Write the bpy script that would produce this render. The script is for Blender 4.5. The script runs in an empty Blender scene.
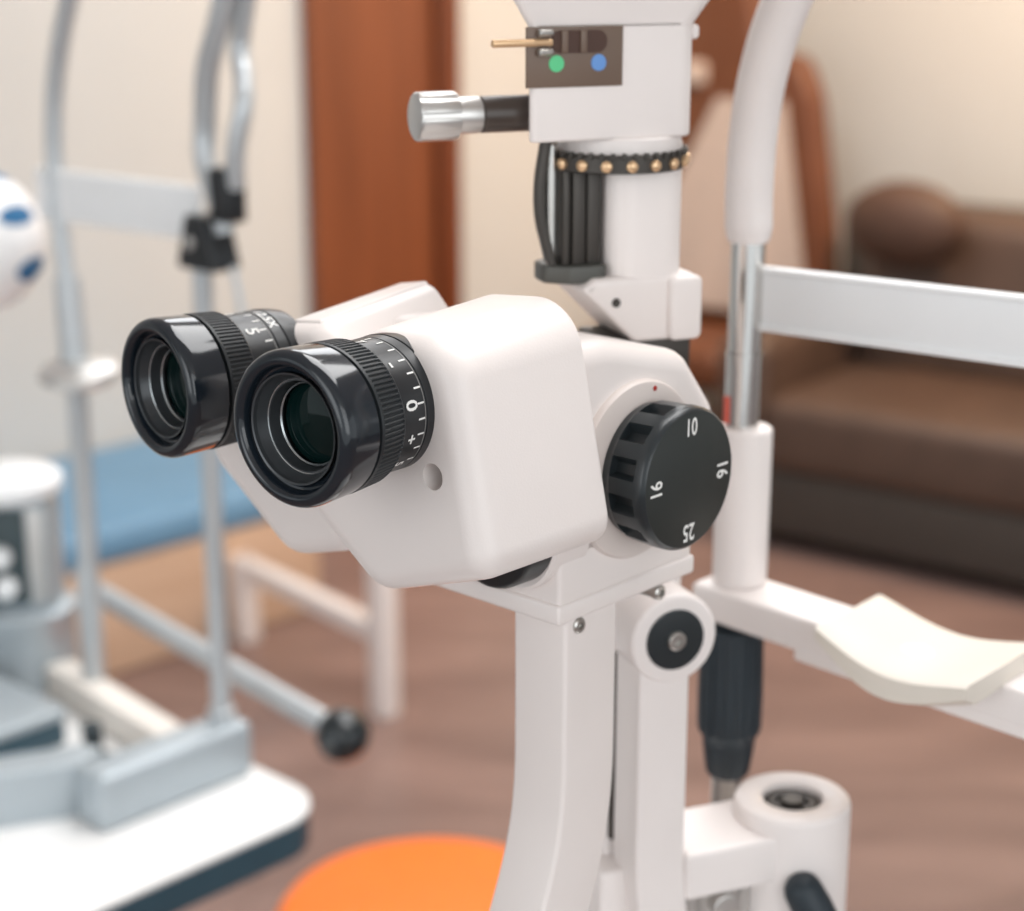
import bpy, bmesh, math, random
from mathutils import Vector, Matrix
random.seed(4)
SC = bpy.context.scene
COL = SC.collection
PI = math.pi
def R(d): return math.radians(d)
def V(*a): return Vector(a)

# ------------------------------------------------------------------ materials
def lin(c):
    c = c / 255.0
    return c / 12.92 if c <= 0.04045 else ((c + 0.055) / 1.055) ** 2.4
def rgb(r, g, b): return (lin(r), lin(g), lin(b), 1.0)

def mat(name, col, rough=0.5, metal=0.0, coat=0.0, noise=0.0, nscale=40.0, bump=0.0, bscale=300.0, spec=0.5, trans=0.0, sheen=0.0):
    m = bpy.data.materials.new(name); m.use_nodes = True
    nt = m.node_tree; b = nt.nodes['Principled BSDF']
    b.inputs['Base Color'].default_value = col
    b.inputs['Roughness'].default_value = rough
    b.inputs['Metallic'].default_value = metal
    b.inputs['Coat Weight'].default_value = coat
    b.inputs['Coat Roughness'].default_value = 0.05
    b.inputs['Specular IOR Level'].default_value = spec
    b.inputs['Transmission Weight'].default_value = trans
    b.inputs['Sheen Weight'].default_value = sheen
    tc = nt.nodes.new('ShaderNodeTexCoord')
    if noise > 0:
        n = nt.nodes.new('ShaderNodeTexNoise'); n.inputs['Scale'].default_value = nscale
        nt.links.new(tc.outputs['Object'], n.inputs['Vector'])
        r = nt.nodes.new('ShaderNodeValToRGB')
        lo = tuple(max(0, c * (1 - noise)) for c in col[:3]) + (1,)
        hi = tuple(min(1, c * (1 + noise)) for c in col[:3]) + (1,)
        r.color_ramp.elements[0].position = 0.3; r.color_ramp.elements[1].position = 0.7
        r.color_ramp.elements[0].color = lo; r.color_ramp.elements[1].color = hi
        nt.links.new(n.outputs['Fac'], r.inputs['Fac']); nt.links.new(r.outputs['Color'], b.inputs['Base Color'])
    if bump > 0:
        n2 = nt.nodes.new('ShaderNodeTexNoise'); n2.inputs['Scale'].default_value = bscale
        nt.links.new(tc.outputs['Object'], n2.inputs['Vector'])
        bp = nt.nodes.new('ShaderNodeBump'); bp.inputs['Strength'].default_value = bump; bp.inputs['Distance'].default_value = 0.001
        nt.links.new(n2.outputs['Fac'], bp.inputs['Height']); nt.links.new(bp.outputs['Normal'], b.inputs['Normal'])
    return m

def wood(name, c1, c2, scale, rough, planks=False):
    m = bpy.data.materials.new(name); m.use_nodes = True
    nt = m.node_tree; b = nt.nodes['Principled BSDF']; b.inputs['Roughness'].default_value = rough
    tc = nt.nodes.new('ShaderNodeTexCoord'); mp = nt.nodes.new('ShaderNodeMapping')
    mp.inputs['Scale'].default_value = scale
    nt.links.new(tc.outputs['Object'], mp.inputs['Vector'])
    n = nt.nodes.new('ShaderNodeTexNoise'); n.inputs['Scale'].default_value = 1.0; n.inputs['Detail'].default_value = 6
    n.inputs['Distortion'].default_value = 0.6
    nt.links.new(mp.outputs['Vector'], n.inputs['Vector'])
    r = nt.nodes.new('ShaderNodeValToRGB'); r.color_ramp.elements[0].position = 0.3; r.color_ramp.elements[1].position = 0.72
    r.color_ramp.elements[0].color = c1; r.color_ramp.elements[1].color = c2
    nt.links.new(n.outputs['Fac'], r.inputs['Fac'])
    out = r.outputs['Color']
    if planks:
        mp2 = nt.nodes.new('ShaderNodeMapping'); mp2.inputs['Rotation'].default_value = (0, 0, R(20))
        nt.links.new(tc.outputs['Object'], mp2.inputs['Vector'])
        bk = nt.nodes.new('ShaderNodeTexBrick'); bk.inputs['Scale'].default_value = 1.0
        bk.inputs['Brick Width'].default_value = 1.25; bk.inputs['Row Height'].default_value = 0.19
        bk.inputs['Mortar Size'].default_value = 0.002
        bk.inputs['Color1'].default_value = (0.92, 0.92, 0.92, 1); bk.inputs['Color2'].default_value = (1.08, 1.08, 1.08, 1)
        bk.inputs['Mortar'].default_value = (0.6, 0.6, 0.6, 1)
        nt.links.new(mp2.outputs['Vector'], bk.inputs['Vector'])
        mx = nt.nodes.new('ShaderNodeMix'); mx.data_type = 'RGBA'; mx.blend_type = 'MULTIPLY'; mx.inputs['Factor'].default_value = 1.0
        nt.links.new(out, mx.inputs['A']); nt.links.new(bk.outputs['Color'], mx.inputs['B'])
        out = mx.outputs['Result']
    nt.links.new(out, b.inputs['Base Color'])
    return m

WHITE = mat('warm_white_plastic', rgb(238, 230, 226), 0.36, bump=0.05, bscale=1500, noise=0.008)
WHITE2 = mat('white_enamel', rgb(238, 231, 228), 0.36, noise=0.01)
PLATE = mat('grey_white_plastic', rgb(222, 211, 205), 0.5, noise=0.01)
GLOSS = mat('gloss_black', rgb(26, 33, 40), 0.13, coat=0.2, noise=0.06)
BLACK = mat('satin_black', rgb(30, 33, 36), 0.34, noise=0.06, nscale=200)
RUBBER = mat('ribbed_black', rgb(34, 38, 41), 0.45, noise=0.06, nscale=200)
FUNNEL = mat('cone_black', rgb(66, 69, 72), 0.28, metal=0.3, noise=0.05)
RIM = mat('lens_rim', rgb(165, 170, 172), 0.25, metal=0.8, noise=0.03)
LENS = mat('coated_glass', rgb(5, 26, 25), 0.04, noise=0.1, nscale=30, spec=.25)
KNOB = mat('knob_black', rgb(38, 44, 47), 0.28, noise=0.05)
KFACE = mat('knob_face', rgb(36, 41, 39), 0.5, noise=0.04, bump=0.05, bscale=2500)
MARK = mat('white_print', rgb(238, 238, 235), 0.6, noise=0.02)
MARKD = mat('grey_print', rgb(130, 130, 128), 0.6, noise=0.02)
RED = mat('red_print', rgb(170, 40, 30), 0.6, noise=0.02)
CHROME = mat('chrome', rgb(215, 213, 210), 0.12, metal=1.0, noise=0.02)
STEEL = mat('brushed_steel', rgb(190, 188, 184), 0.3, metal=1.0, noise=0.04)
ALU = mat('silver_aluminium', rgb(205, 203, 200), 0.35, metal=0.8, noise=0.03)
SILVER = mat('silver_paint', rgb(176, 186, 192), 0.4, metal=0.25, noise=0.03)
SILVERD = mat('silver_tube', rgb(192, 197, 200), 0.32, metal=0.4, noise=0.03)
DARKMET = mat('dark_metal', rgb(70, 66, 62), 0.4, metal=0.5, noise=0.05)
PANEL = mat('filter_panel_brown', rgb(112, 92, 78), 0.4, noise=0.05)
SLOT = mat('slot_dark', rgb(70, 40, 25), 0.5, noise=0.05)
GREEN = mat('green_dot', rgb(90, 205, 140), 0.4, noise=0.02)
BLUED = mat('blue_dot', rgb(100, 150, 215), 0.4, noise=0.02)
BRASS = mat('brass', rgb(226, 190, 150), 0.3, metal=0.7, noise=0.03)
GRIP = mat('grip_rubber', rgb(30, 42, 50), 0.5, noise=0.06, nscale=120)
CREAM = mat('cream_plastic', rgb(224, 217, 206), 0.4, noise=0.01)
REDCORE = mat('red_scale', rgb(215, 90, 70), 0.5, noise=0.03)
TEAL = mat('teal_edge', rgb(50, 80, 94), 0.45, noise=0.05)
TABLETOP = mat('white_laminate', rgb(243, 243, 242), 0.4, noise=0.01)
STRAP = mat('white_band', rgb(244, 246, 247), 0.45, noise=0.01)
BALLW = mat('ball_white', rgb(240, 240, 240), 0.35, noise=0.02)
BALLB = mat('ball_blue', rgb(36, 104, 150), 0.4, noise=0.08)
ORANGE = mat('orange_vinyl', rgb(255, 122, 22), 0.45, noise=0.03, bump=0.05)
BLUE = mat('blue_vinyl', rgb(106, 150, 184), 0.5, noise=0.05, nscale=6)
TAN = wood('tan_wood', rgb(194, 164, 140), rgb(212, 184, 160), (3, 3, 30), 0.5)
DOORW = wood('brown_door_wood', rgb(112, 62, 36), rgb(135, 77, 46), (18, 18, 1.2), 0.45)
FRAMEW = wood('dark_door_frame', rgb(92, 46, 24), rgb(112, 58, 30), (18, 18, 1.2), 0.45)
FLOOR = wood('floor_wood', rgb(118, 97, 92), rgb(146, 122, 115), (2.2, 9.0, 1), 0.42, planks=True)
WALL = mat('cream_wall', rgb(202, 204, 203), 0.8, noise=0.015, nscale=3, bump=0.1, bscale=200)
CEIL = mat('ceiling_paint', rgb(240, 238, 234), 0.9, noise=0.01)
LEATHER = mat('brown_leather', rgb(78, 60, 50), 0.5, noise=0.12, nscale=9, bump=0.25, bscale=90)
LEATHERD = mat('sofa_base_fabric', rgb(60, 54, 49), 0.6, noise=0.08, nscale=30)
CUSH = mat('dark_brown_cushion', rgb(74, 51, 39), 0.6, noise=0.1, nscale=20)
CHAIRL = mat('russet_leather', rgb(104, 60, 34), 0.45, noise=0.1, nscale=8)
CLOTH = mat('grey_white_cloth', rgb(194, 178, 168), 0.85, noise=0.03, bump=0.2, bscale=150)

# ------------------------------------------------------------------ mesh kit
def frame(direction, up=None):
    z = Vector(direction).normalized()
    h = Vector(up) if up is not None else (V(0, 0, 1) if abs(z.z) < 0.95 else V(1, 0, 0))
    x = h.cross(z).normalized(); y = z.cross(x)
    return Matrix((x, y, z)).transposed()

def rpoly(pts, radii, seg=8):
    """polygon with rounded corners (2D)"""
    n = len(pts); out = []
    if not hasattr(radii, '__len__'): radii = [radii] * n
    for i in range(n):
        p = Vector(pts[i]); a = (Vector(pts[i - 1]) - p); b = (Vector(pts[(i + 1) % n]) - p)
        la, lb = a.length, b.length; a.normalize(); b.normalize()
        ang = a.angle(b); r = radii[i]
        t = min(r / math.tan(ang / 2), la * 0.49, lb * 0.49); r = t * math.tan(ang / 2)
        if r < 1e-5: out.append(p.copy()); continue
        bis = (a + b).normalized(); c = p + bis * (r / math.sin(ang / 2))
        s = p + a * t - c; e = p + b * t - c
        a0 = math.atan2(s.y, s.x); a1 = math.atan2(e.y, e.x); d = (a1 - a0 + PI) % (2 * PI) - PI
        for k in range(seg + 1):
            th = a0 + d * k / seg
            out.append(c + V(math.cos(th), math.sin(th)) * r)
    return out

def inset(poly, d):
    n = len(poly); area = sum(poly[i - 1].x * poly[i].y - poly[i].x * poly[i - 1].y for i in range(n))
    s = 1 if area > 0 else -1; out = []
    for i in range(n):
        k = 1
        e1 = poly[i] - poly[i - 1]
        e2 = poly[(i + 1) % n] - poly[i]
        if e1.length < 1e-6: e1 = e2
        if e2.length < 1e-6: e2 = e1
        n1 = V(-e1.y, e1.x).normalized() * s; n2 = V(-e2.y, e2.x).normalized() * s
        m = (n1 + n2)
        if m.length < 1e-6: m = n1
        m.normalize(); c = max(0.35, m.dot(n1))
        out.append(poly[i] + m * (d / c))
    return out

class MB:
    def __init__(s, M=None):
        s.bm = bmesh.new(); s.M = M or Matrix.Identity(4)
    def v(s, p): return s.bm.verts.new(s.M @ Vector(p))
    def face(s, vs):
        try: return s.bm.faces.new(vs)
        except ValueError: return None
    def loft(s, rings, cap0=True, cap1=True, closed=True):
        R_ = [[s.v(p) for p in r] for r in rings]; n = len(R_[0])
        for a, b in zip(R_[:-1], R_[1:]):
            for i in range(n if closed else n - 1):
                j = (i + 1) % n; s.face((a[i], a[j], b[j], b[i]))
        if cap0: s.face(list(reversed(R_[0])))
        if cap1: s.face(R_[-1])
        return s
    def prism(s, poly, o, ex, ey, h0, h1, r0=0.0, r1=0.0, seg=5):
        """2D polygon extruded along ex x ey from h0 to h1 with rounded rims"""
        o, ex, ey = Vector(o), Vector(ex), Vector(ey); ez = ex.cross(ey)
        poly = [Vector(p) for p in poly]; rings = []
        def ring(d, h): rings.append([o + ex * p.x + ey * p.y + ez * h for p in (inset(poly, d) if d > 1e-6 else poly)])
        if r0 > 0:
            for k in range(seg + 1):
                t = PI / 2 * k / seg; ring(r0 * (1 - math.sin(t)), h0 + r0 * (1 - math.cos(t)))
        else: ring(0, h0)
        if r1 > 0:
            for k in range(seg + 1):
                t = PI / 2 * k / seg; ring(r1 * (1 - math.cos(t)), h1 - r1 * (1 - math.sin(t)))
        else: ring(0, h1)
        return s.loft(rings)
    def box(s, c, size, r=0.0, seg=3, rot=None):
        hx, hy, hz = size[0] / 2, size[1] / 2, size[2] / 2; r = min(r, hx * .98, hy * .98, hz * .98)
        m = rot.to_3x3() if rot is not None else Matrix.Identity(3)
        poly = rpoly([(-hx, -hy), (hx, -hy), (hx, hy), (-hx, hy)], r, seg) if r > 0 else [V(-hx, -hy), V(hx, -hy), V(hx, hy), V(-hx, hy)]
        return s.prism(poly, c, m @ V(1, 0, 0), m @ V(0, 1, 0), -hz, hz, r * .96, r * .96, seg)
    def lathe(s, o, d, prof, n=48, up=None, cap0=True, cap1=True):
        m = frame(d, up); o = Vector(o); rings = []
        for h, r in prof:
            rings.append([o + m @ V(r * math.cos(2 * PI * k / n), r * math.sin(2 * PI * k / n), h) for k in range(n)])
        return s.loft(rings, cap0, cap1)
    def cyl(s, p0, p1, r, r2=None, n=32, bev=0.0):
        p0, p1 = Vector(p0), Vector(p1); L = (p1 - p0).length; r2 = r if r2 is None else r2
        if bev > 0:
            pr = []
            for k in range(5):
                t = PI / 2 * k / 4; pr.append((bev * (1 - math.cos(t)), r - bev * (1 - math.sin(t))))
            for k in range(5):
                t = PI / 2 * k / 4; pr.append((L - bev * (1 - math.sin(t)), r2 - bev * (1 - math.cos(t))))
        else: pr = [(0, r), (L, r2)]
        return s.lathe(p0, p1 - p0, pr, n)
    def tube(s, pts, rad, n=14, sub=8, ends=True):
        P = [Vector(p) for p in pts]; rad = list(rad) if hasattr(rad, '__len__') else [rad] * len(P)
        Q, RR = [], []
        if sub > 1 and len(P) > 2:
            for i in range(len(P) - 1):
                p0 = P[max(i - 1, 0)]; p1 = P[i]; p2 = P[i + 1]; p3 = P[min(i + 2, len(P) - 1)]
                for k in range(sub):
                    t = k / sub
                    Q.append(0.5 * ((2 * p1) + (p2 - p0) * t + (2 * p0 - 5 * p1 + 4 * p2 - p3) * t * t + (3 * p1 - p0 - 3 * p2 + p3) * t ** 3))
                    RR.append(rad[i] + (rad[i + 1] - rad[i]) * t)
            Q.append(P[-1]); RR.append(rad[-1])
        else: Q, RR = P, rad
        rings = []; tan = (Q[1] - Q[0]).normalized(); m = frame(tan); x = m @ V(1, 0, 0)
        for i, q in enumerate(Q):
            t = (Q[min(i + 1, len(Q) - 1)] - Q[max(i - 1, 0)]).normalized()
            x = (x - t * x.dot(t)).normalized(); y = t.cross(x)
            rings.append([q + (x * math.cos(2 * PI * k / n) + y * math.sin(2 * PI * k / n)) * RR[i] for k in range(n)])
        return s.loft(rings)
    def sweep(s, pts, frames, poly):
        """polygon (2D) carried along points with explicit (ex, ey)"""
        return s.loft([[p + ex * q.x + ey * q.y for q in poly] for p, (ex, ey) in zip(pts, frames)])
    def sph(s, c, r, n=32, m=16, sx=1, sy=1, sz=1):
        rings = []; c = Vector(c)
        for j in range(1, m):
            t = PI * j / m - PI / 2
            rings.append([c + V(sx * r * math.cos(t) * math.cos(2 * PI * k / n), sy * r * math.cos(t) * math.sin(2 * PI * k / n), sz * r * math.sin(t)) for k in range(n)])
        return s.loft(rings)
    def build(s, name, m, parent=None, sharp=38, label=None, smooth=True):
        bmesh.ops.recalc_face_normals(s.bm, faces=s.bm.faces)
        me = bpy.data.meshes.new(name); s.bm.to_mesh(me); s.bm.free()
        me.materials.append(m)
        if smooth:
            me.shade_smooth(); me.set_sharp_from_angle(angle=R(sharp))
        o = bpy.data.objects.new(name, me); COL.objects.link(o)
        if parent is not None: o.parent = parent
        if label: o['label'] = label
        return o

def tag(o, label, cat, group=None):
    o['label'] = label; o['category'] = cat
    if group: o['group'] = group
    return o
def thing(name, loc, rz, label, cat, group=None):
    o = bpy.data.objects.new(name, None); COL.objects.link(o); o.empty_display_size = 0.05
    o.location = loc; o.rotation_euler = (0, 0, rz)
    return tag(o, label, cat, group)
def struct(o): o['kind'] = 'structure'; return o

def glyphs(mb, text, size, fn, sub=True):
    """flat lettering mapped through fn(x, y) -> point; text centred on the origin"""
    cu = bpy.data.curves.new('lettering', 'FONT'); cu.body = text; cu.size = size; cu.align_x = 'CENTER'; cu.align_y = 'CENTER'
    cu.resolution_u = 3; cu.offset = size * 0.018
    ob = bpy.data.objects.new('lettering', cu); COL.objects.link(ob)
    bpy.context.view_layer.update()
    ev = ob.evaluated_get(bpy.context.evaluated_depsgraph_get()); me = ev.to_mesh()
    vs = [mb.v(fn(v.co.x, v.co.y)) for v in me.vertices]
    for p in me.polygons: mb.face([vs[i] for i in p.vertices])
    ev.to_mesh_clear(); bpy.data.objects.remove(ob); bpy.data.curves.remove(cu)

# ------------------------------------------------------------------ the slit lamp (microscope unit)
YAW = R(-43)                                   # the unit's user-right axis points right and towards the camera
E0 = V(-0.06019, 0.46468, 1.32357)             # centre of the near eyecup rim
RZ = Matrix.Rotation(YAW, 4, 'Z')
BASE = V(0, 150, -403.57)                      # foot of the unit, on the instrument table
lamp = thing('slit_lamp_microscope', E0 + RZ @ (BASE / 1000), YAW,
             'white slit lamp microscope with two black eyepieces and a black numbered knob, in the foreground', 'slit lamp')
ML = Matrix.Scale(0.001, 4) @ Matrix.Translation(-BASE)   # mm in the eyepiece frame -> root
X, Y, Z = V(1, 0, 0), V(0, 1, 0), V(0, 0, 1)

def housing(poly, radii, y0, y1, r0, r1):
    mb = MB(ML); p = rpoly(poly, radii, 10)
    # ex = X, ey = Z gives ez = -Y, so heights run backwards
    mb.prism(p, (0, 0, 0), X, Z, -y1, -y0, r1, r0, 7)
    return mb
nh = housing([(36.5, -45), (21, 26), (-16, 22.5), (-39, -5), (-43, -40), (-12, -61)], [9, 17, 14, 18, 12, 13], 40, 94, 8, 2.5)
def slope_top(mb, y0, y1, drop, ztop):
    inv = ML.inverted()                        # the top of the housing rises towards the back
    for v in mb.bm.verts:
        p = inv @ v.co
        if p.z > 0: p.z -= drop * (y1 - p.y) / (y1 - y0) * min(1, p.z / ztop); v.co = ML @ p
slope_top(nh, 40, 94, 5, 26)
near_housing = nh.build('prism_housing', WHITE, lamp, 50)
fh = housing([(-46, -61), (-47, 8), (-57, 18), (-72, 15.2), (-98, -3), (-112, -14), (-115, -42), (-75, -69)], [8, 8, 8, 8, 10, 8, 14, 14], 59, 112, 7, 2)
slope_top(fh, 59, 112, 7, 18)
far_housing = fh.build('prism_housing', WHITE, lamp, 50)
rd = MB(ML); rd.prism(rpoly([(-73, 12.5), (-60, 15), (-58.8, 17.2), (-60, 18.3), (-72, 16.1)], .7, 4), (0, 0, 0), X, Z, -111.5, -64, 1.0, 1.0, 3)
slope_top(rd, 59, 112, 7, 18)
rd.build('housing_ridge', WHITE, far_housing)
# small recessed hole on the near housing's front face
hl = MB(ML); hl.cyl((14.6, 34, -18.6), (14.6, 54, -18.6), 3.9, n=40)
cutter = hl.build('cutter', WHITE, lamp)
bm_ = near_housing.modifiers.new('hole', 'BOOLEAN'); bm_.object = cutter; bm_.operation = 'DIFFERENCE'; bm_.solver = 'EXACT'
bpy.context.view_layer.update()
cut_me = bpy.data.meshes.new_from_object(near_housing.evaluated_get(bpy.context.evaluated_depsgraph_get()))
near_housing.modifiers.clear(); near_housing.data = cut_me; cut_me.name = 'prism_housing'
bpy.data.objects.remove(cutter)
cut_me.shade_smooth(); cut_me.set_sharp_from_angle(angle=R(50))

def eyepiece(org, ang, scale_marks):
    d = V(-math.sin(R(ang)), math.cos(R(ang)), 0)              # into the instrument
    o = Vector(org)
    rt = d.cross(Z).normalized()                                # user's right
    def pt(h, r, th):                                           # th: 0 = right, 90 = top
        return o + d * h + rt * (r * math.cos(th)) + Z * (r * math.sin(th))
    b = MB(ML)
    b.lathe(o, d, [(23, 17.0), (24.6, 19.2), (35.0, 19.4), (35.3, 18.9), (35.6, 19.4), (39.2, 19.5), (39.5, 18.9), (39.9, 19.6), (43.2, 19.4), (47, 18.6)], 96)
    body = b.build('eyepiece', BLACK, lamp)
    c = MB(ML)
    pr = [(13.6, 15), (13.6, 20.1), (13.2, 20.6), (3.6, 21.05), (2.3, 20.95), (1.2, 20.6), (0.45, 19.9), (0.05, 19.0), (0.0, 18.3), (0.2, 17.6), (0.7, 17.1), (1.5, 16.8), (3.4, 16.4), (3.6, 15.8), (3.2, 15.3), (3.6, 14.8)]
    c.lathe(o, d, [(h_, r_ * 1.04) for h_, r_ in pr], 96, cap0=False, cap1=False)
    c.build('eyecup', GLOSS, body)
    f = MB(ML)
    f.lathe(o, d, [(3.5, 14.9), (2.2, 15.0), (2.0, 15.5), (2.4, 15.4), (6.4, 13.6), (6.6, 13.2), (6.2, 13.0), (6.2, 12.6), (11.0, 12.2)], 96, cap0=False, cap1=False)
    f.build('inner_cone', FUNNEL, body)
    g = MB(ML)
    g.lathe(o, d, [(6.35, 13.5), (6.0, 13.25), (6.3, 12.9)], 96, cap0=False, cap1=False)
    g.lathe(o, d, [(9.6, 11.9), (9.2, 11.6), (9.6, 11.25)], 96, cap0=False, cap1=False)
    g.build('retaining_ring', RIM, body)
    l = MB(ML)
    l.lathe(o, d, [(11.6 - 1.6 * math.cos(R(a)), 12.0 * math.sin(R(a))) for a in (90, 75, 60, 45, 30, 15, 1)], 64, cap0=False)
    l.build('lens', LENS, body)
    k = MB(ML); n = 92 * 4; rings = []
    for h, dr, depth in ((14.2, -1.6, 0), (14.5, 0.1, 0), (15.3, 0.3, 0), (15.6, 0.3, .55), (23.6, -0.2, .55), (23.9, -0.2, 0), (24.4, -0.5, 0), (24.6, -2.2, 0)):
        ring = []
        for i in range(n):
            rr = 21.2 + dr - (depth if (i % 4) in (2, 3) else 0)
            ring.append(pt(h, rr, 2 * PI * i / n))
        rings.append(ring)
    k.loft(rings)
    k.build('focus_ring', RUBBER, body, 25)
    # printed scale
    s = MB(ML)
    def tick(th, h0, h1, w=0.27, r=19.47):
        dth = w / r
        s.face([s.v(pt(h, r, t)) for h, t in ((h0, th - dth), (h1, th - dth), (h1, th + dth), (h0, th + dth))])
    for t, h0, h1 in scale_marks['ticks']: tick(R(t), h0, h1)
    for txt, t, h, size in scale_marks['text']:
        glyphs(s, txt, size, lambda x, y, t=t, h=h: pt(h + y, 19.5, R(t) - x / 19.45))
    s.build('scale_marking', MARK, body, smooth=False)
    w = MB(ML)
    for a in range(96):
        t0, t1 = 2 * PI * a / 96, 2 * PI * (a + 1) / 96
        w.face([w.v(pt(h, 19.46, t)) for h, t in ((34.3, t0), (34.65, t0), (34.65, t1), (34.3, t1))])
    w.build('index_line', MARKD, body, smooth=False)
    return body
near = eyepiece((0, 0, 0), 5.5, dict(
    ticks=[(t, 31.6, 34.2) for t in range(-40, 118, 13)],
    text=[('0', 12, 28.9, 6.4), ('+', -17, 29.0, 5.6), ('-', 49, 28.4, 6), ('7', 88, 28.8, 4.4), ('5', -43, 28.8, 4.4)]))
far = eyepiece((-84.5, 18.2, -6.2), -5.5, dict(
    ticks=[(t, 31.6, 34.2) for t in range(-23, 130, 13)],
    text=[('5', 55, 28.9, 6.2), ('0', 94, 28.6, 4.6), ('12.5X', 72, 37.4, 4.6)]))

# magnification changer drum
mg = MB(ML)
mg.prism(rpoly([(84, -60), (84, 11), (110, 10), (150, 0), (168, -22), (166, -48), (140, -63)], [6, 8, 20, 15, 15, 14, 10], 8), (0, 0, 0), Y, Z, -62, 20, 4, 7, 6)
mag = mg.build('magnification_changer', WHITE, lamp, 50)
kc = V(-15, 125.4, -33.0)
pl = MB(ML); pl.lathe((17, 123, -33), X, [(0, 28.6), (4.2, 28.6), (5.2, 27.9), (5.5, 26.5)], 80)
side_plate = pl.build('side_plate', PLATE, lamp, label='pale round plate behind the black knob')
rdot = MB(ML); a_ = R(76); rdot.lathe(V(22.4, 123, -33) + 26.0 * (Y * math.cos(a_) + Z * math.sin(a_)), X, [(0, 0.9), (0.35, 0.8), (0.4, 0.1)], 16)
rdot.build('index_dot', RED, side_plate, label='small red index mark')
# knob
kn = MB(ML); rings = []; N = 12 * 16
def kring(x, r, notch=0.0):
    out = []
    for i in range(N):
        ph = (i % 16) / 16.0; f = 0.0
        if ph < 0.56: f = min(1.0, min(ph, 0.56 - ph) / 0.085)
        th = 2 * PI * i / N + R(5)
        rr = (r - notch * f) * 1.085
        out.append(kc + X * x + (Y * math.cos(th) + Z * math.sin(th)) * rr)
    return out
for x, r, nt_ in ((37.6, 19.6, 0), (39.4, 19.9, 0), (40.9, 20.4, 0), (41.1, 20.6, 3.0), (48.2, 21.0, 3.0), (50.0, 21.0, 2.2), (50.9, 21.0, 0), (53.2, 20.9, 0), (54.2, 20.5, 0), (54.9, 19.8, 0)):
    rings.append(kring(x, r, nt_))
kn.loft(rings)
knob = kn.build('magnification_knob', KNOB, lamp, 30)
kf = MB(ML); kf.lathe(kc + X * 54.8, X, [(0, 21.5), (0.2, 21.2), (0.25, 0.05)], 80)
kf.build('knob_face', KFACE, knob)
nm = MB(ML)
for txt, a, rr in (('10', 90, 16.4), ('16', 0, 16.2), ('25', -90, 16.8), ('16', 180, 16.2)):
    ca, sa = math.cos(R(a)), math.sin(R(a))
    outv = Y * ca + Z * sa; rgt = Y * sa - Z * ca
    glyphs(nm, txt, 6.9, lambda x, y, o=outv, r_=rgt, rr=rr: kc + X * 55.13 + o * (rr + y * 1.12) + r_ * (x * 0.86))
nm.build('knob_number', MARK, knob, smooth=False, label='white numbers 10, 16, 25 and 16 around the knob face')

# black round cap below the near housing, white collar under it
cp = MB(ML); cp.lathe((4, 73, -46), Y, [(0, 0.1), (0, 16), (0.6, 17), (2, 17.6), (28, 17.6)], 64)
cap = cp.build('tilt_cap', BLACK, lamp, label='black round cap under the near housing')
cr = MB(ML); cr.lathe((3, 84, -48), Y, [(0, 17), (0, 18.0), (1.0, 18.8), (16, 18.8)], 64)
cr.build('cap_collar', WHITE, lamp)

# mounting plate and microscope arm
mp = MB(ML)
mp.box((-9, 121, -60.5), (58, 66, 19), 1.6); mp.box((-9, 121, -72.5), (59.4, 68, 6.4), 1.2)
mount = mp.build('mounting_plate', WHITE, lamp)
def arm_path(ctrl, sub=10):
    P = [Vector(p) for p in ctrl]; Q = []
    for i in range(len(P) - 1):
        p0 = P[max(i - 1, 0)]; p1 = P[i]; p2 = P[i + 1]; p3 = P[min(i + 2, len(P) - 1)]
        for k in range(sub):
            t = k / sub
            Q.append(0.5 * ((2 * p1) + (p2 - p0) * t + (2 * p0 - 5 * p1 + 4 * p2 - p3) * t * t + (3 * p1 - p0 - 3 * p2 + p3) * t ** 3))
    Q.append(P[-1]); return Q
ma = MB(ML)
pts = arm_path([(9, 103.5, -70), (9, 103.5, -110), (9, 103, -135), (9, 100, -155), (9, 93, -176), (9, 82, -200), (9, 66, -232), (9, 50, -262)])
fr = []
for i, p in enumerate(pts):
    t = (pts[min(i + 1, len(pts) - 1)] - pts[max(i - 1, 0)]).normalized(); ey = t.cross(X).normalized() * -1
    fr.append((X, ey))
ma.sweep(pts, fr, rpoly([(-11, -12.5), (11, -12.5), (11, 12.5), (-11, 12.5)], 1.6, 4))
arm = ma.build('microscope_arm', WHITE, lamp, 50)
def screw(mb, c, d, r=2.2, h=2.0):
    mb.lathe(Vector(c), d, [(-1, r), (h * .7, r), (h, r * .8), (h, r * .45), (h * .4, r * .4), (h * .4, 0.05)], 24)
for c in ((17.5, 97, -78), (17.5, 137, -78)):
    sc = MB(ML); sc.cyl((c[0] - 8, c[1], c[2]), (c[0] + 2, c[1], c[2]), 2.3, n=20); screw(sc, (c[0] + 2, c[1], c[2]), X, 2.6, 1.6)
    sc.build('screw', STEEL, mount)

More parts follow.
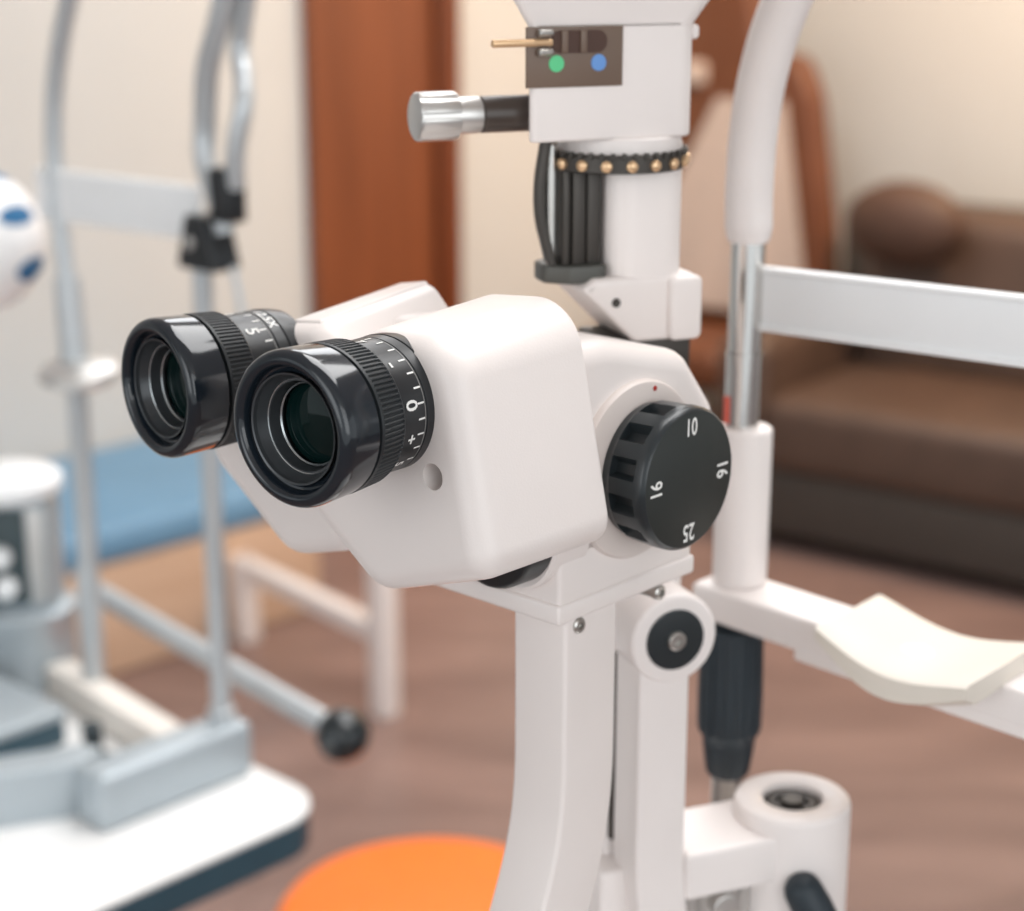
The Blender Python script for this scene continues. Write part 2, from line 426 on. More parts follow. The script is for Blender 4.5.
# illumination unit: swung 25 degrees to the right of the microscope
TL = V(-31.5, 188.2, 34.4)
MI = ML @ Matrix.Translation(TL) @ Matrix.Rotation(R(-25), 4, 'Z')   # local X = u (faces camera), Y = v, Z up
il = MB(MI)
pts = arm_path([(26, -5, -143), (26, -5, -170), (26, -5, -205), (26, -5, -232), (26, -3.5, -250), (26, 0, -270), (26, 4, -290)])
fr = []
for i, p in enumerate(pts):
    t = (pts[min(i + 1, len(pts) - 1)] - pts[max(i - 1, 0)]).normalized(); fr.append((X, t.cross(X).normalized() * -1))
il.sweep(pts, fr, rpoly([(-10, -9.8), (10, -9.8), (10, 9.8), (-10, 9.8)], 1.3, 4))
il.cyl((15, -2.5, -143.5), (38, -2.5, -143.5), 16.6, bev=1.8, n=64)
il.box((8, -10, -262), (36, 28, 50), 2.5)
illum = il.build('illumination_arm', WHITE2, lamp, 40)
pc = MB(MI); pc.cyl((36, -2.5, -143.5), (38.7, -2.5, -143.5), 11.2, bev=.5, n=64)
pc.build('pivot_cap', KNOB, illum, label='round black cap on the arm head')
ps = MB(MI); screw(ps, (38.8, -2.5, -143.5), X, 3.4, 1.8); ps.build('pivot_screw', STEEL, illum)
# dark slide plate between the two arms
sl = MB(MI); sl.box((13, -14, -182), (5, 3, 96), .6); sl.build('slide_rod', DARKMET, lamp)
ps2 = MB(MI); ps2.box((2, -2, -150), (22, 30, 190), 2.0); ps2.build('tower_post', WHITE2, lamp)
# horizontal arm with the round pivot boss
ha = MB(MI)
ha.box((20, 32.3, -239), (35, 54.6, 19), 2.2)
ha.lathe((22, 58, -292), Z, [(0, 22), (1, 22.2), (67, 22.2), (68.6, 21.8), (69.4, 21), (69.6, 20), (69.6, 12.4), (69.0, 11.6), (65.5, 11.4), (65.5, .1)], 72)
pivot = ha.build('pivot_arm', WHITE2, lamp, 40)
bo = MB(MI); bo.lathe((22, 58, -226.6), Z, [(0, 11), (1.2, 11), (1.6, 10.4), (1.6, 6.6), (0.4, 6.2), (0.4, 4.6), (2.4, 4.4), (3.0, 3.8), (3.0, .1)], 48)
bo.build('pivot_bolt', DARKMET, pivot)
lv = MB(MI); lv.tube([(46, 50, -249), (48.5, 52.5, -255), (50, 56, -262)], [7.4, 7.8, 7.4], 20, 6); lv.sph((46, 50, -249), 7.4, 20, 10); lv.sph((50, 56, -262), 7.4, 20, 10); lv.cyl((36, 53, -255), (47, 53, -255), 5)
lv.build('lock_lever', GRIP, pivot, 60, label='dark rounded locking lever')
fb = MB(MI); fb.cyl((22, 26, -300), (22, 26, -246), 13); fb.cyl((24, 14, -300), (24, 14, -247), 4.5); fb.cyl((30, 22, -254), (38, 22, -254), 5, bev=.8)
fb.build('lower_shaft', ALU, pivot)

# tower
MT = MI @ Matrix.Translation((0, -4, 0))
co = MB(MT); co.prism(rpoly([(-15, -13), (14, -13), (15, 15), (-14, 15)], 9, 8), (0, 0, 0), X, Y, -26, 26)
column = co.build('lamp_column', WHITE, lamp, 50)
bk = MB(MT)
for vv, w in ((-17.5, 5.2), (-23.0, 5.0), (-27.6, 2.8)): bk.box((0, vv, 2), (15, w, 40), 1.0)
bk.build('dark_rail', DARKMET, lamp)
sr = MB(MT); sr.cyl((4, -32.2, -20), (4, -32.2, 26), 1.9, n=20); sr.build('steel_rail', STEEL, lamp)
rg = MB(MT)
rg.lathe((0, -6.5, 17.3), Z, [(0, 8), (0, 23.2), (.6, 24), (5.4, 24), (6, 23.2), (6, 8)], 72)
for k in range(40):
    a = 2 * PI * k / 40; rg.box((24 * math.cos(a), -6.5 + 24 * math.sin(a), 23.2), (1.6, 1.6, 2.2), .3, rot=Matrix.Rotation(a, 3, 'Z'))
ring = rg.build('click_ring', DARKMET, lamp)
for k in range(18):
    a = R(20 * k + 8); st = MB(MT); c = V(24 * math.cos(a), -6.5 + 24 * math.sin(a), 20)
    st.lathe(c, (math.cos(a), math.sin(a), 0), [(-1, 1.9), (1.0, 1.9), (1.5, 1.4), (1.7, .1)], 16)
    st.build('brass_stud', BRASS, ring)
wd = MB(MT); wd.lathe((0, -5, 22.5), Z, [(0, 21), (5.5, 21), (6.4, 20)], 64); wd.build('white_disc', WHITE, lamp)
hk = MB(MT)
hp = arm_path([(4, -34, 28), (4, -36.2, 14), (4, -36.0, 2), (4, -33.6, -8), (4, -31, -18)])
hk.sweep(hp, [(X, Y)] * len(hp), rpoly([(-2, -1.7), (2, -1.7), (2, 1.7), (-2, 1.7)], .8, 3))
hk.build('curved_strip', DARKMET, lamp)
ty = MB(MT); ty.prism(rpoly([(-8, -34), (5, -35.5), (11, -28), (12, -14), (-8, -14)], [4, 5, 6, 3, 3], 6), (0, 0, 0), X, Y, -20.5, -14.2, 1, 1)
ty.build('rail_tray', mat('tray_grey', rgb(84, 84, 80), .45, metal=.3, noise=.04), lamp)
br = MB(MI)
br.prism(rpoly([(-29, -22), (-9, -41.5), (14, -41.5), (14, -18.5), (-24, -18.5)], [1.5, 4, 4, 2, 2], 5), (0, 0, 0), Y, Z, -14, 15, 2, 2)
br.prism(rpoly([(3, -41.5), (15.5, -41.5), (15.5, -19.2), (3, -19.2)], 2.5, 5), (0, 0, 0), Y, Z, -12, 18, 2, 2)
brk = br.build('prism_bracket', WHITE, lamp, 40)
bs = MB(MI); bs.lathe((15, -16.5, -27), X, [(-.5, 1.6), (.4, 1.6), (.4, .9), (0, .05)], 20); bs.build('bracket_screw', DARKMET, brk)
bh = MB(MI); bh.lathe((8, 9, -19.2), Z, [(-.2, 3.8), (.3, 3.8), (.3, 2.6), (.05, .05)], 24); bh.build('bracket_socket', PLATE, brk)
kb = MB(MT); kb.box((1, 1, -47.5), (26, 33, 15), 2); kb.build('dark_neck', DARKMET, lamp)

# lamp head
hd = MB(MI)
hd.prism(rpoly([(-24, -32), (18, -50), (18, 11), (-24, 11)], [6, 2, 7, 7], 8), (0, 0, 0), X, Y, 28.4, 66, 1.2, .3)
hd.loft([[V(x * s_, -19 + (y + 19) * s2, z) for x, y in [(q.x, q.y) for q in rpoly([(-24, -32), (18, -50), (18, 11), (-24, 11)], [6, 2, 7, 7], 8)]] for z, s_, s2 in ((64.8, 1.0, 1.0), (66.4, 1.0, 1.04), (80, 1.2, 1.36), (120, 1.3, 1.5))])
hd.box((12.0, 11.6, 62.5), (5, 3.4, 5), 1.6)
head = hd.build('lamp_head', WHITE, lamp, 40)
fp = MB(MI); fp.box((18.1, -34.2, 55.6), (1.2, 34, 19.2), .3); panel = fp.build('filter_panel', PANEL, lamp, label='brown filter panel with green and blue dots')
so = MB(MI); so.prism(rpoly([(-43, 56.8), (-23, 56.8), (-23, 64), (-43, 64)], 3.4, 6), (0, 0, 0), Y, Z, 18.6, 18.9); so.build('filter_slot', SLOT, panel)
for vv in (-38.2, -31.5):
    tb = MB(MI); tb.box((19.2, vv, 60.4), (1.2, 2.2, 7), .3); tb.build('slot_tab', PANEL, panel)
for nm_, vv, m_ in (('green_dot', -40.8, GREEN), ('blue_dot', -25.9, BLUED)):
    dd = MB(MI); dd.lathe((18.7, vv, 53.6), X, [(0, 2.7), (.3, 2.6), (.35, .05)], 24); dd.build(nm_, m_, panel)
for zz, v0 in ((63.4, -48), (60.4, -64), (57.4, -48)):
    pn = MB(MI); pn.cyl((21, v0, zz), (20, -43, zz), 1.25, n=16, bev=.4); pn.build('filter_lever', BRASS if zz == 60.4 else STEEL, panel)
ks = MB(MI); ks.cyl((4, -62, 36.9), (4, -38, 36.9), 6.0, bev=1.0); shaft = ks.build('slit_shaft', mat('shaft_brown_black', rgb(62, 52, 46), .35, noise=.05), lamp)
kk = MB(MI); kk.cyl((4, -70.5, 36.9), (4, -62, 36.9), 6.0, bev=.6)
n_ = 96; kr = []
for v_, r_, dp in ((-84.4, 6.6, 0), (-83.9, 7.5, 0), (-83.2, 8.0, .5), (-71.4, 8.0, .5), (-70.4, 7.6, 0), (-70, 6, 0)):
    kr.append([V(4 + (r_ - (dp if i % 12 < 4 else 0)) * math.cos(2 * PI * i / n_), v_, 36.9 + (r_ - (dp if i % 12 < 4 else 0)) * math.sin(2 * PI * i / n_)) for i in range(n_)])
kk.loft(kr)
kk.build('slit_knob', ALU, shaft, 40)

# sliding base on the table, below the picture
ba = MB(ML)
ba.box((-5, 120, -391), (150, 190, 24), 8); ba.box((0, 130, -365), (100, 130, 40), 8); ba.box((0, 110, -305), (60, 120, 96), 8)
ba.build('sliding_base', WHITE2, lamp)
jb = MB(ML); jb.cyl((-40, 20, -380), (-40, 20, -300), 8, bev=2); jb.cyl((-40, 20, -310), (-40, 20, -270), 13, bev=4); jb.build('joystick', GRIP, lamp)

# ------------------------------------------------------------------ head rest of the slit lamp
HB = V(-43, 268, -403.57)
rest = thing('head_rest', E0 + RZ @ (HB / 1000), YAW, 'white and chrome chin rest frame with white forehead band, right of the slit lamp', 'head rest')
MH = Matrix.Scale(0.001, 4) @ Matrix.Translation(-HB)
hx, hy = -43.0, 268.0
q = MB(MH); q.cyl((hx + 1.6, hy, -124.5), (hx + 1.6, hy, -59), 11, bev=1.8, n=40); q.build('post_sleeve', WHITE2, rest)
q = MB(MH); q.cyl((hx, hy, -62), (hx, hy, -29), 7.0, n=32); q.cyl((hx, hy, -30.5), (hx, hy, 18), 6.6, n=32); q.cyl((hx, hy, -30.6), (hx, hy, -29), 7.3, n=32)
post = q.build('chrome_post', CHROME, rest)
q = MB(MH); q.box((hx - 3.0, hy - 6.6, -52), (3.4, 1.4, 11), .4, rot=Matrix.Rotation(R(-38), 3, 'Z')); q.build('height_mark', REDCORE, post, label='red height mark on the chrome post')
q = MB(MH)
top = [(hx, hy, 14.5), (hx, hy, 20), (hx - .4, hy, 34), (hx + .4, hy, 55), (hx + 4, hy, 78), (hx + 12, hy, 102), (hx + 26, hy, 126), (hx + 46, hy, 146), (hx + 70, hy, 160), (hx + 100, hy, 167), (hx + 130, hy, 168), (hx + 160, hy, 167), (hx + 190, hy, 160), (hx + 214, hy, 146), (hx + 234, hy, 126), (hx + 248, hy, 102), (hx + 256, hy, 78), (hx + 260, hy, 55), (hx + 260, hy, 20)]
q.tube(top, [7.6, 9.2] + [9.2] * 16 + [9.2], 24, 8); q.build('arch_sleeve', WHITE2, rest, 60)
q = MB(MH); q.cyl((hx + 260, hy, -138), (hx + 260, hy, 24), 7, n=24); q.build('side_post', CHROME, rest)
q = MB(MH)
bt = Matrix.Rotation(R(-1.6), 3, 'Y')
q.box((hx + 130, hy + 4, -4), (258, 5, 25), 1.8, rot=bt); 
for zz in (11.3, -11.3):
    q.box(Vector((hx + 130, hy + 3.2, -4)) + bt @ V(0, 0, zz), (258, 6.6, 2.4), 1.0, rot=bt)
q.build('forehead_band', STRAP, rest)
q = MB(MH)
at_ = Matrix.Rotation(R(1.7), 3, 'Y')
q.box((hx + 129, hy - 3, -134.8), (280, 26, 14.5), 2.2, rot=at_)
q.box((hx + 152, hy - 3, -142.4), (226, 24.5, 9), 1.6, rot=at_)
armh = q.build('chin_arm', WHITE2, rest)
q = MB(MH); rings = []
for i in range(25):
    t = i / 24.0; xx = 15 + 70 * t; sg = math.sin(PI * t); y0 = 239 - 12 * t; y1 = 284 - 5 * t
    zt = -120.2 - 6.0 * sg ** 1.2
    rings.append([V(xx, y0 + 6 - 5 * sg, -129 - 8 * sg), V(xx, y0 - 1 - 4 * sg, zt - 5 - 4 * sg), V(xx, y0 - 1 - 3 * sg, zt - 1), V(xx, y0 + 1 - 3 * sg, zt), V(xx, (y0 + y1) / 2, zt - .6 * sg), V(xx, y1 - 2, zt + .8), V(xx, y1, zt), V(xx, y1, -127), V(xx, y0 + 14, -129 - 4 * sg)])
q.loft(rings); q.build('chin_cup', CREAM, rest, 50, label='cream curved chin cup')
q = MB(MH)
n_ = 80; rings = []
for z_, r_, dp in ((-140, 8, 0), (-142, 12.6, 0), (-146, 12.8, .7), (-172, 13.4, .7), (-186, 13.2, .7), (-188, 12.8, 0), (-190, 11.2, 0), (-194, 10.8, .4), (-206, 9.2, .4), (-208, 8, 0)):
    rings.append([V(hx + 2 + (r_ - (dp if i % 5 == 0 else 0)) * math.cos(2 * PI * i / n_), hy - 4 + (r_ - (dp if i % 5 == 0 else 0)) * math.sin(2 * PI * i / n_), z_) for i in range(n_)])
q.loft(rings); q.build('height_grip', GRIP, rest, 40, label='dark ribbed grip below the chin arm')
q = MB(MH); q.cyl((hx + 2, hy - 4, -403.5), (hx + 2, hy - 4, -206), 6.5, n=24); q.build('grip_shaft', STEEL, rest)

# ------------------------------------------------------------------ instrument table under the slit lamp
tz = E0.z - 0.40357
tbl = thing('instrument_table', (0.07, 0.60, 0), YAW, 'white instrument table carrying the slit lamp', 'table')
q = MB(); q.prism(rpoly([(-.2, -.17), (.2, -.17), (.2, .17), (-.2, .17)], .03, 5), (0, 0, 0), X, Y, tz - .026, tz - .0005, .003, .003); q.build('tabletop', TABLETOP, tbl)
q = MB(); q.box((0, 0, (tz - .026 + .05) / 2), (.1, .1, tz - .076), .01); q.build('column', WHITE2, tbl)
q = MB(); q.box((0, 0, .03), (.42, .3, .058), .012); q.build('foot', WHITE2, tbl)

# ------------------------------------------------------------------ left station: second head rest, instrument, table
S0 = V(-0.23188, 1.32518, 0.805)
MS = Matrix.Scale(0.001, 4)                     # mm, z = 0 on the table top
lt = thing('adjustable_table', (S0.x, S0.y, 0), YAW, 'white table with a dark teal edge at the lower left', 'table')
Tm = Matrix.Scale(0.001, 4) @ Matrix.Translation((0, 0, 805))
q = MB(Tm)
tp = rpoly([(106, -420), (106, 24), (-620, 24), (-620, -420)], [20, 46, 20, 20], 10)
q.prism(tp, (0, 0, 0), X, Y, -4, 0, .5, 1.0); q.build('tabletop', TABLETOP, lt)
q = MB(Tm); q.prism(inset([Vector(p) for p in tp], .8), (0, 0, 0), X, Y, -33, -4, 2, 0); q.build('table_edge', TEAL, lt, label='dark teal edge band')
q = MB(Tm); q.box((-260, -180, -410), (80, 80, 760), 8); q.box((-260, -180, -790), (420, 420, 30), 10); q.build('pedestal', SILVER, lt)

hr = thing('headrest_frame', S0, YAW, 'silver tube head rest with a white strap and a black clamp, on the left table', 'head rest')
q = MB(MS); q.box((2, -57, 23), (38, 146, 46), 8, 4); q.build('foot_block', SILVER, hr)
q = MB(MS); rr_ = Matrix.Rotation(R(-6), 3, 'Z'); q.box((-124, -10, 14.5), (228, 27, 27), 3, rot=rr_); q.box((-122, 5, 12.5), (228, 4, 24), 1, rot=rr_); q.build('cross_rail', mat('rail_white', rgb(238, 232, 224), .45, noise=.01), hr)
q = MB(MS); q.cyl((0, 0, 38), (0, 0, 56), 11, bev=2); q.cyl((0, 0, 50), (2, 0, 440), 7.6, n=24); q.build('post', SILVERD, hr)
q = MB(MS); q.cyl((-184, 4, 28), (-184, 4, 130), 10, bev=1); q.cyl((-182, 4, 60), (-180, 4, 300), 8.5, n=24); q.cyl((-180, 4, 295), (-184, 4, 380), 12, 11, n=24)
q.tube([(-184, 4, 376), (-189, 4, 440), (-189, 4, 490), (-180, 4, 540), (-160, 4, 590), (-130, 4, 640), (-80, 4, 690), (-30, 4, 715)], 7.5, 16, 8)
q.build('bent_post', SILVERD, hr)
q = MB(MS); q.lathe((-168, 0, 294), (0.05, -.1, 1), [(0, 10), (2, 28), (7, 33), (13, 32), (17, 26), (18, 4)], 40); q.build('chin_disc', ALU, hr, label='round silver disc on the bent post')
q = MB(MS); q.box((-106, 2, 448), (216, 4, 41), 1.5, rot=Matrix.Rotation(R(-1.0), 3, 'Y')); q.build('strap', STRAP, hr)
q = MB(MS)
q.tube([(32, 0, 440), (26, -2, 466), (12, 0, 490), (11, 2, 515), (22, -2, 556), (40, -4, 588), (56, -4, 630), (64, -4, 680)], 8.5, 14, 8)
q.tube([(45, 0, 474), (51, -2, 504), (56, 2, 532), (50, 8, 550), (41, 13, 570), (46, 13, 592), (62, 12, 640), (70, 12, 680)], 7.2, 14, 8)
q.tube([(42, -2, 416), (50, -4, 396), (56, -6, 380)], 3, 10, 6)
q.build('twisted_tubing', SILVERD, hr)
q = MB(MS)
q.prism(rpoly([(-8, 412), (38, 412), (26, 452), (4, 452)], 3, 4), (0, 0, 0), X, Z, -10, 16, 2, 2)
q.box((36, 0, 468), (22, 20, 40), 3)
q.build('clamp', BLACK, hr, label='black two-piece clamp on the silver post')
q = MB(MS); q.cyl((10, -18, 432), (10, -8, 432), 5, n=20, bev=1); q.build('clamp_screw', ALU, hr)
q = MB(MS); q.cyl((-262, 62, 72), (66, 60, 38), 10, n=24); q.build('grab_bar', SILVERD, hr)
q = MB(MS); q.sph((77, 60, 36), 22, 32, 16); q.build('bar_ball', mat('ball_black', rgb(22, 30, 34), .2, coat=.3, noise=.05), hr, label='black ball on the end of the silver bar')

KO = V(-.288, 0, 0)
kt = thing('keratometer', S0 + RZ @ KO, YAW, 'silver instrument with white round knobs at the left edge of the picture', 'instrument')
q = MB(MS); q.box((58, -112, 15), (200, 100, 22), 2); q.build('dark_carriage', TEAL, kt, label='dark carriage of the silver instrument')
q = MB(MS); q.box((58, -112, 2), (180, 92, 4), 1); q.box((58, -112, 31), (204, 106, 10), 4)
q.lathe((0, 0, 0), Z, [(0, 50), (6, 47), (56, 46), (62, 49), (70, 49), (72, 45)], 56); q.build('round_base', SILVER, kt)
FC = Matrix.Rotation(R(43), 4, 'Z')
MK = MS @ FC
q = MB(MK); q.box((-6, 4, 122), (84, 50, 104), 7); q.build('control_head', SILVER, kt)
q = MB(MK); q.box((-10, -22, 122), (50, 4, 88), 1.5); q.build('control_panel', mat('panel_dark', rgb(62, 76, 80), .4, noise=.06), kt, label='dark control panel')
for c in ((-6, -24, 124), (-2, -24, 96), (-26, -24, 96), (-26, -24, 124)):
    q = MB(MK); q.cyl(c, (c[0], c[1] - 14, c[2]), 9.5, bev=3); q.build('control_knob', STRAP, kt)
q = MB(MK); q.box((24, -21.6, 122), (16, 3, 88), 1.2); q.build('side_strip', ALU, kt)
q = MB(MS); q.lathe((-6, -4, 172), Z, [(0, 38), (3, 46), (7, 51), (16, 51), (20, 46), (21, 5)], 48); q.build('top_disc', STRAP, kt)
q = MB(MS); q.cyl((-13, -12, 190), (-13, -12, 335), 6, n=20); q.build('ball_post', SILVERD, kt)
bb = MB(MS); bb.prism(rpoly([(-30, -92), (-48, -100), (-128, -262), (-96, -276), (-18, -122)], [4, 6, 4, 4, 4], 4), (0, 0, 0), X, Y, 0, 44, 1, 3)
bar_ = bb.build('side_bar', SILVER, hr)
bb = MB(MS); bb.cyl((-66, -78, 20), (-66, -78, 47), 8, n=20, bev=1); bb.cyl((-56, -86, 30), (-30, -84, 30), 5, n=16); bb.build('clamp_knob', mat('dark_chrome', rgb(90, 98, 102), .25, metal=.8, noise=.04), hr)

# ball (rests on the post)
BR = 62
bw = MB(MS); bc = V(0, 0, BR); bw.sph(bc, BR, 40, 24)
ball = bw.build('ball', BALLW, None, 60); ball.location = S0 + RZ @ (KO + V(-.013, -.012, .3355)); ball.rotation_euler = (0, 0, 0)
tag(ball, 'white ball with blue patches at the left edge of the picture', 'ball')
for lon, lat, sz, a1, a2 in ((-28, 26, 19, 1, .45), (-17, -19, 19, 1, .55), (13, 66, 16, 1, .7), (-95, 30, 17, 1, .6), (-85, -18, 17, 1, .6), (40, 12, 17, 1, .6), (50, -25, 17, 1, .6), (100, 25, 17, 1, .6), (120, -20, 17, 1, .6), (170, 20, 17, 1, .6), (-150, -5, 17, 1, .6)):
    d = V(math.cos(R(lat)) * math.cos(R(lon)), math.cos(R(lat)) * math.sin(R(lon)), math.sin(R(lat)))
    m_ = frame(d); q = MB(MS); rr = []; r_ = BR + .4
    for k in range(6):
        a = R(sz) * (6 - k) / 6 + 1e-3; ring_ = []
        for j_ in range(28):
            t_ = 2 * PI * j_ / 28; px_, py_ = r_ * math.sin(a) * math.cos(t_) * a1, r_ * math.sin(a) * math.sin(t_) * a2
            ring_.append(bc + m_ @ V(px_, py_, math.sqrt(max(0, r_ * r_ - px_ * px_ - py_ * py_))))
        rr.append(ring_)
    q.loft(rr, cap0=False); q.build('blue_patch', BALLB, ball, 60)

# ------------------------------------------------------------------ orange stool
st = thing('round_stool', (-0.085, 1.645, 0), R(20), 'round stool with a bright orange seat at the bottom of the picture', 'stool')
q = MB(); q.lathe((0, 0, .44), Z, [(0, .145), (.01, .156), (.045, .158), (.056, .150), (.06, .13), (.061, .01)], 72); q.build('seat', ORANGE, st)
q = MB(); q.cyl((0, 0, .08), (0, 0, .43), .025); q.lathe((0, 0, .425), Z, [(0, .05), (.015, .11)], 40); q.build('stem', CHROME, st)
for k in range(5):
    a = 2 * PI * k / 5; c = V(math.cos(a), math.sin(a), 0)
    q = MB(); q.tube([c * .02 + V(0, 0, .095), c * .14 + V(0, 0, .085), c * .245 + V(0, 0, .072)], [.017, .015, .012], 12, 6); q.build('leg', CHROME, st)
    q = MB(); t_ = V(-c.y, c.x, 0); q.cyl(c * .245 - t_ * .012 + V(0, 0, .027), c * .245 + t_ * .012 + V(0, 0, .027), .027, bev=.004, n=24); q.cyl(c * .245 + V(0, 0, .03), c * .245 + V(0, 0, .075), .006, n=12); q.build('caster', BLACK, st)

# ------------------------------------------------------------------ room
AD = V(.70711, .70711, 0); BD = V(.70711, -.70711, 0)
WA = V(-1.185, 3.801, 0)                       # a point on the left wall
s_c = 2.62
CORNER = WA + AD * s_c
H = 2.8
def slab(name, p0, p1, z0, z1, nrm, th, m):
    mb = MB(); p0, p1, nrm = Vector(p0), Vector(p1), Vector(nrm)
    b = [p0, p1, p1 + nrm * th, p0 + nrm * th]
    mb.loft([[V(p.x, p.y, z0) for p in b], [V(p.x, p.y, z1) for p in b]])
    return mb.build(name, m, None, smooth=False)
OUTA = V(-.70711, .70711, 0); OUTB = V(.70711, .70711, 0)
struct(slab('wall_left', WA - AD * 5.5, CORNER + AD * .1, 0, H, OUTA, .1, WALL))
struct(slab('wall_right', CORNER, CORNER + BD * 6.5, 0, H, OUTB, .1, WALL))
mb = MB(); mb.box((0.2, 1.6, -.05), (13, 11, .1)); struct(mb.build('floor', FLOOR, None, smooth=False))
mb = MB(); mb.box((0.2, 1.6, H + .05), (13, 11, .1)); struct(mb.build('ceiling', CEIL, None, smooth=False))
# brown door on the left wall
D0 = WA + AD * .953; D1 = WA + AD * 1.355
dr = slab('door_1', D0, D1, 0.005, 2.1, -OUTA, .035, DOORW); struct(dr)
fr_ = slab('trim_1', D1, D1 + AD * .072, 0, 2.16, -OUTA, .06, FRAMEW); struct(fr_)
struct(slab('baseboard_right', CORNER, CORNER + BD * 6.5, 0, .07, -OUTB, .012, FRAMEW))

# low couch: blue mattress on a tan wooden base
cc = V(-.803, 3.419, 0)
ca = math.atan2(AD.y, AD.x)
couch = thing('low_couch', cc, ca, 'low couch with a blue mattress on a tan wooden base, along the left wall', 'couch')
q = MB(); q.box((-.465, .265, .121), (2.0, .52, .238), .008); q.build('wooden_base', TAN, couch)
q = MB(); q.box((-.48, .262, .28), (2.02, .53, .085), .03, 4); q.build('mattress', BLUE, couch)

# white metal frame stand in front of the couch
f1 = V(-.247, 3.226, 0); f2 = V(-.57, 3.616, 0)
fd = (f1 - f2); fa = math.atan2(fd.y, fd.x); fl = fd.length
ws = thing('metal_stand', f2, fa, 'white metal leg frame with a crossbar on the floor before the blue couch', 'stand')
for xx, h in ((0, .19), (fl, .50)):
    q = MB(); q.box((xx, 0, h / 2), (.046, .046, h), .006); q.build('leg', WHITE2, ws)
q = MB(); q.box((fl / 2, 0, .17), (fl, .036, .04), .005); q.build('crossbar', WHITE2, ws)

# brown leather sofa by the right wall
sa = math.atan2(-.588, .809)
SO = V(.662 - .014, 4.21 - .020, 0)
sofa = thing('sofa', SO, sa, 'dark brown leather sofa along the right wall', 'sofa')
q = MB(); q.box((.96, .42, .125), (2.1, .82, .17), .02); q.build('base', LEATHERD, sofa)
for k in range(2):
    q = MB(); q.box((.38 + .96 * k + .03, .32, .295), (.945, .66, .19), .05, 5); q.build('seat_cushion', LEATHER, sofa)
for k in range(2):
    q = MB(); q.box((.38 + .96 * k + .03, .62, .56), (.95, .24, .46), .09, 6, rot=Matrix.Rotation(R(-9), 3, 'X')); q.build('back_cushion', LEATHER, sofa)
q = MB(); q.box((.91, .78, .45), (2.26, .12, .66), .05); q.build('back_frame', LEATHERD, sofa)
for xx in (-.12, 2.04):
    q = MB(); q.box((xx + .0, .40, .28), (.15, .82, .5), .06, 5); q.build('armrest', LEATHER, sofa)
for xx, yy in ((-.1, .06), (2.0, .06), (-.1, .78), (2.0, .78)):
    q = MB(); q.cyl((xx, yy, 0), (xx, yy, .045), .035, n=20, bev=.004); q.build('foot', ALU, sofa)
cu = MB(); cu.sph((0, 0, .10), .16, 32, 16, 1, .5, .68)
cus = cu.build('cushion', CUSH, None, 60); cus.rotation_euler = (0, 0, sa); cus.location = SO + Matrix.Rotation(sa, 3, 'Z') @ V(.10, .43, .665)
tag(cus, 'rounded dark brown cushion on the sofa back', 'cushion')

# tall russet chair with a pale cloth over its back, left of the sofa
ch = thing('high_back_chair', SO + Matrix.Rotation(sa, 3, 'Z') @ V(-.605, .82, 0), sa, 'tall russet high-backed chair behind the head rest', 'chair')
q = MB(); q.prism(rpoly([(-.26, .36), (.34, .36), (.325, .62), (.262, 1.03), (.215, 1.135), (.085, 1.16), (.045, 1.44), (-.16, 1.44), (-.25, 1.12)], [.04, .04, .3, .2, .06, .05, .08, .08, .15], 8), (0, 0, 0), X, Z, -.05, .05, .02, .03); q.build('backrest', CHAIRL, ch)
q = MB(); q.box((-.03, -.24, .32), (.48, .38, .12), .04, 4); q.build('seat', CHAIRL, ch)
q = MB(); q.box((-.115, -.06, 1.085), (.095, .03, .065), .014, 4); q.build('headrest_tab', CLOTH, ch, label='small pale tab on the chair back')
q = MB(); q.cyl((-.03, -.22, .04), (-.03, -.22, .28), .03); q.build('stem', CHROME, ch)
q = MB(); q.lathe((-.03, -.22, 0), Z, [(0, .2), (.02, .2), (.04, .06), (.07, .04)], 40); q.build('base', BLACK, ch)
cl = MB(); rings = []
for i in range(21):
    t = i / 20.0; z_ = 1.02 - .60 * t
    xl = -.03 - .20 * min(1, t * 1.5); xr = .185 + .11 * t
    row = [(xl + (xr - xl) * j / 40.0, -.062 - .005 * math.sin(j * .45 + t * 3) * t - .016 * t) for j in range(41)]
    rings.append([V(x_, y_, z_) for x_, y_ in row] + [V(x_, y_ + .006, z_) for x_, y_ in reversed(row)])
cl.loft(rings)
clo = cl.build('cloth', CLOTH, None, 60); clo.location = ch.location; clo.rotation_euler = ch.rotation_euler
tag(clo, 'pale cloth hanging over the front of the tall russet chair', 'cloth')

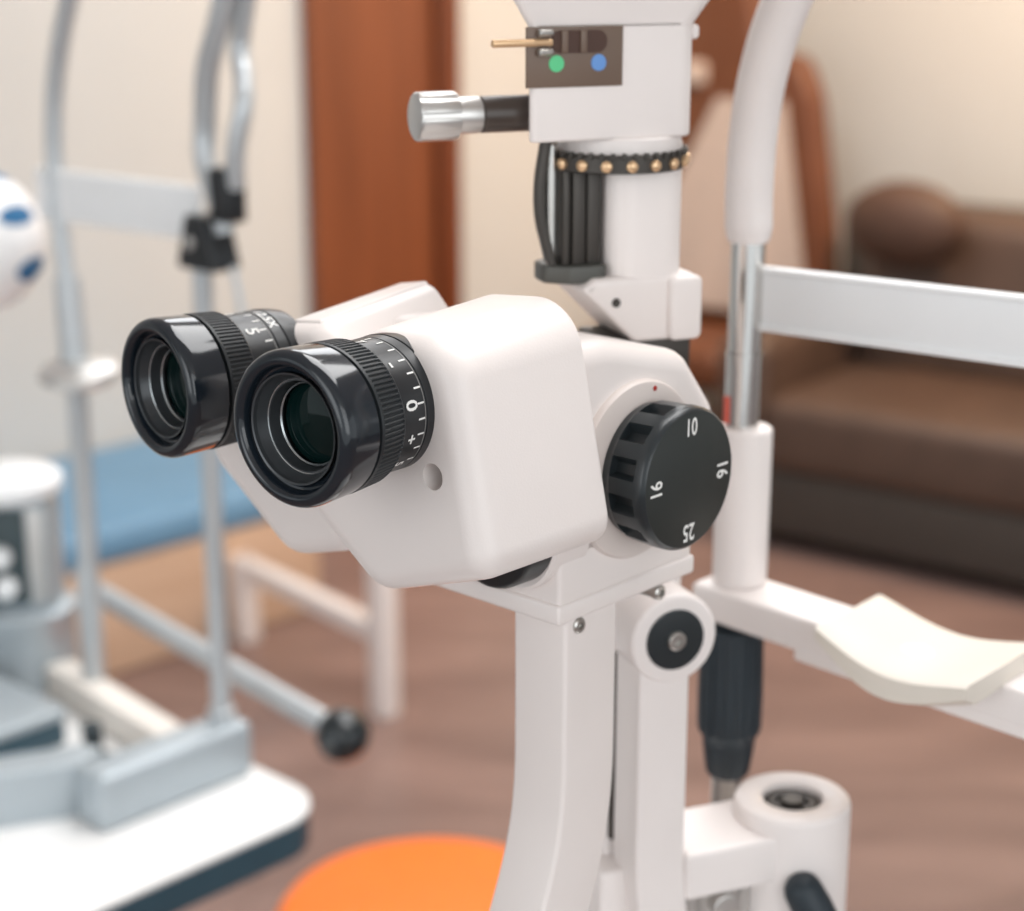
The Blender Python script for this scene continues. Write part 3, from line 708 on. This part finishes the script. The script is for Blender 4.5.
# ------------------------------------------------------------------ light
w = bpy.data.worlds.new('World'); SC.world = w; w.use_nodes = True
bg = w.node_tree.nodes['Background']; bg.inputs['Color'].default_value = (.92, .97, 1.0, 1); bg.inputs['Strength'].default_value = 0.92
def area(name, loc, target, sx, sy, power, col=(1, 1, 1)):
    l = bpy.data.lights.new(name, 'AREA'); l.shape = 'RECTANGLE'; l.size = sx; l.size_y = sy; l.energy = power; l.color = col
    o = bpy.data.objects.new(name, l); COL.objects.link(o); o.location = loc
    o.rotation_euler = (Vector(target) - Vector(loc)).to_track_quat('-Z', 'Y').to_euler(); return o
area('ceiling_light', (.45, 1.25, 2.72), (.45, 1.25, 0), 1.3, 1.3, 36, (1, 1, 1))
area('ceiling_light_far', (.1, 3.2, 2.74), (.1, 3.2, 0), 1.4, 1.4, 28, (.94, .97, 1))
area('warm_fill_light', (1.5, 3.6, 2.5), (1.2, 5.0, 1.2), .4, .4, 56, (1, .68, .42))  # added lamp out of view, makes the warm glow on the right wall
area('fill_light_side', (-1.9, -1.5, 1.8), (0.1, .7, 1.15), 1.6, 1.6, 15, (.95, .98, 1))  # added fill behind the camera, lifts the dark user-side faces
area('fill_light', (1.3, -2.0, 1.9), (0.1, .7, 1.15), 2.2, 1.7, 23, (.95, .98, 1))  # added fill behind the camera, brightens the right-facing sides of the slit lamp

# ------------------------------------------------------------------ camera
cam = bpy.data.cameras.new('Camera'); co_ = bpy.data.objects.new('Camera', cam); COL.objects.link(co_)
co_.location = (0, 0, 1.45); co_.rotation_euler = (R(90 - 16.0), 0, 0)
cam.sensor_fit = 'HORIZONTAL'; cam.sensor_width = 36; cam.lens = 36 * 1800 / 1024
cam.clip_start = .02; cam.clip_end = 60
cam.dof.use_dof = True; cam.dof.focus_distance = .505; cam.dof.aperture_fstop = 9.0
SC.camera = co_
SC.view_settings.view_transform = 'Standard'; SC.view_settings.look = 'None'
SC.view_settings.gamma = 1; SC.view_settings.use_curve_mapping = False; SC.view_settings.exposure = 0.1
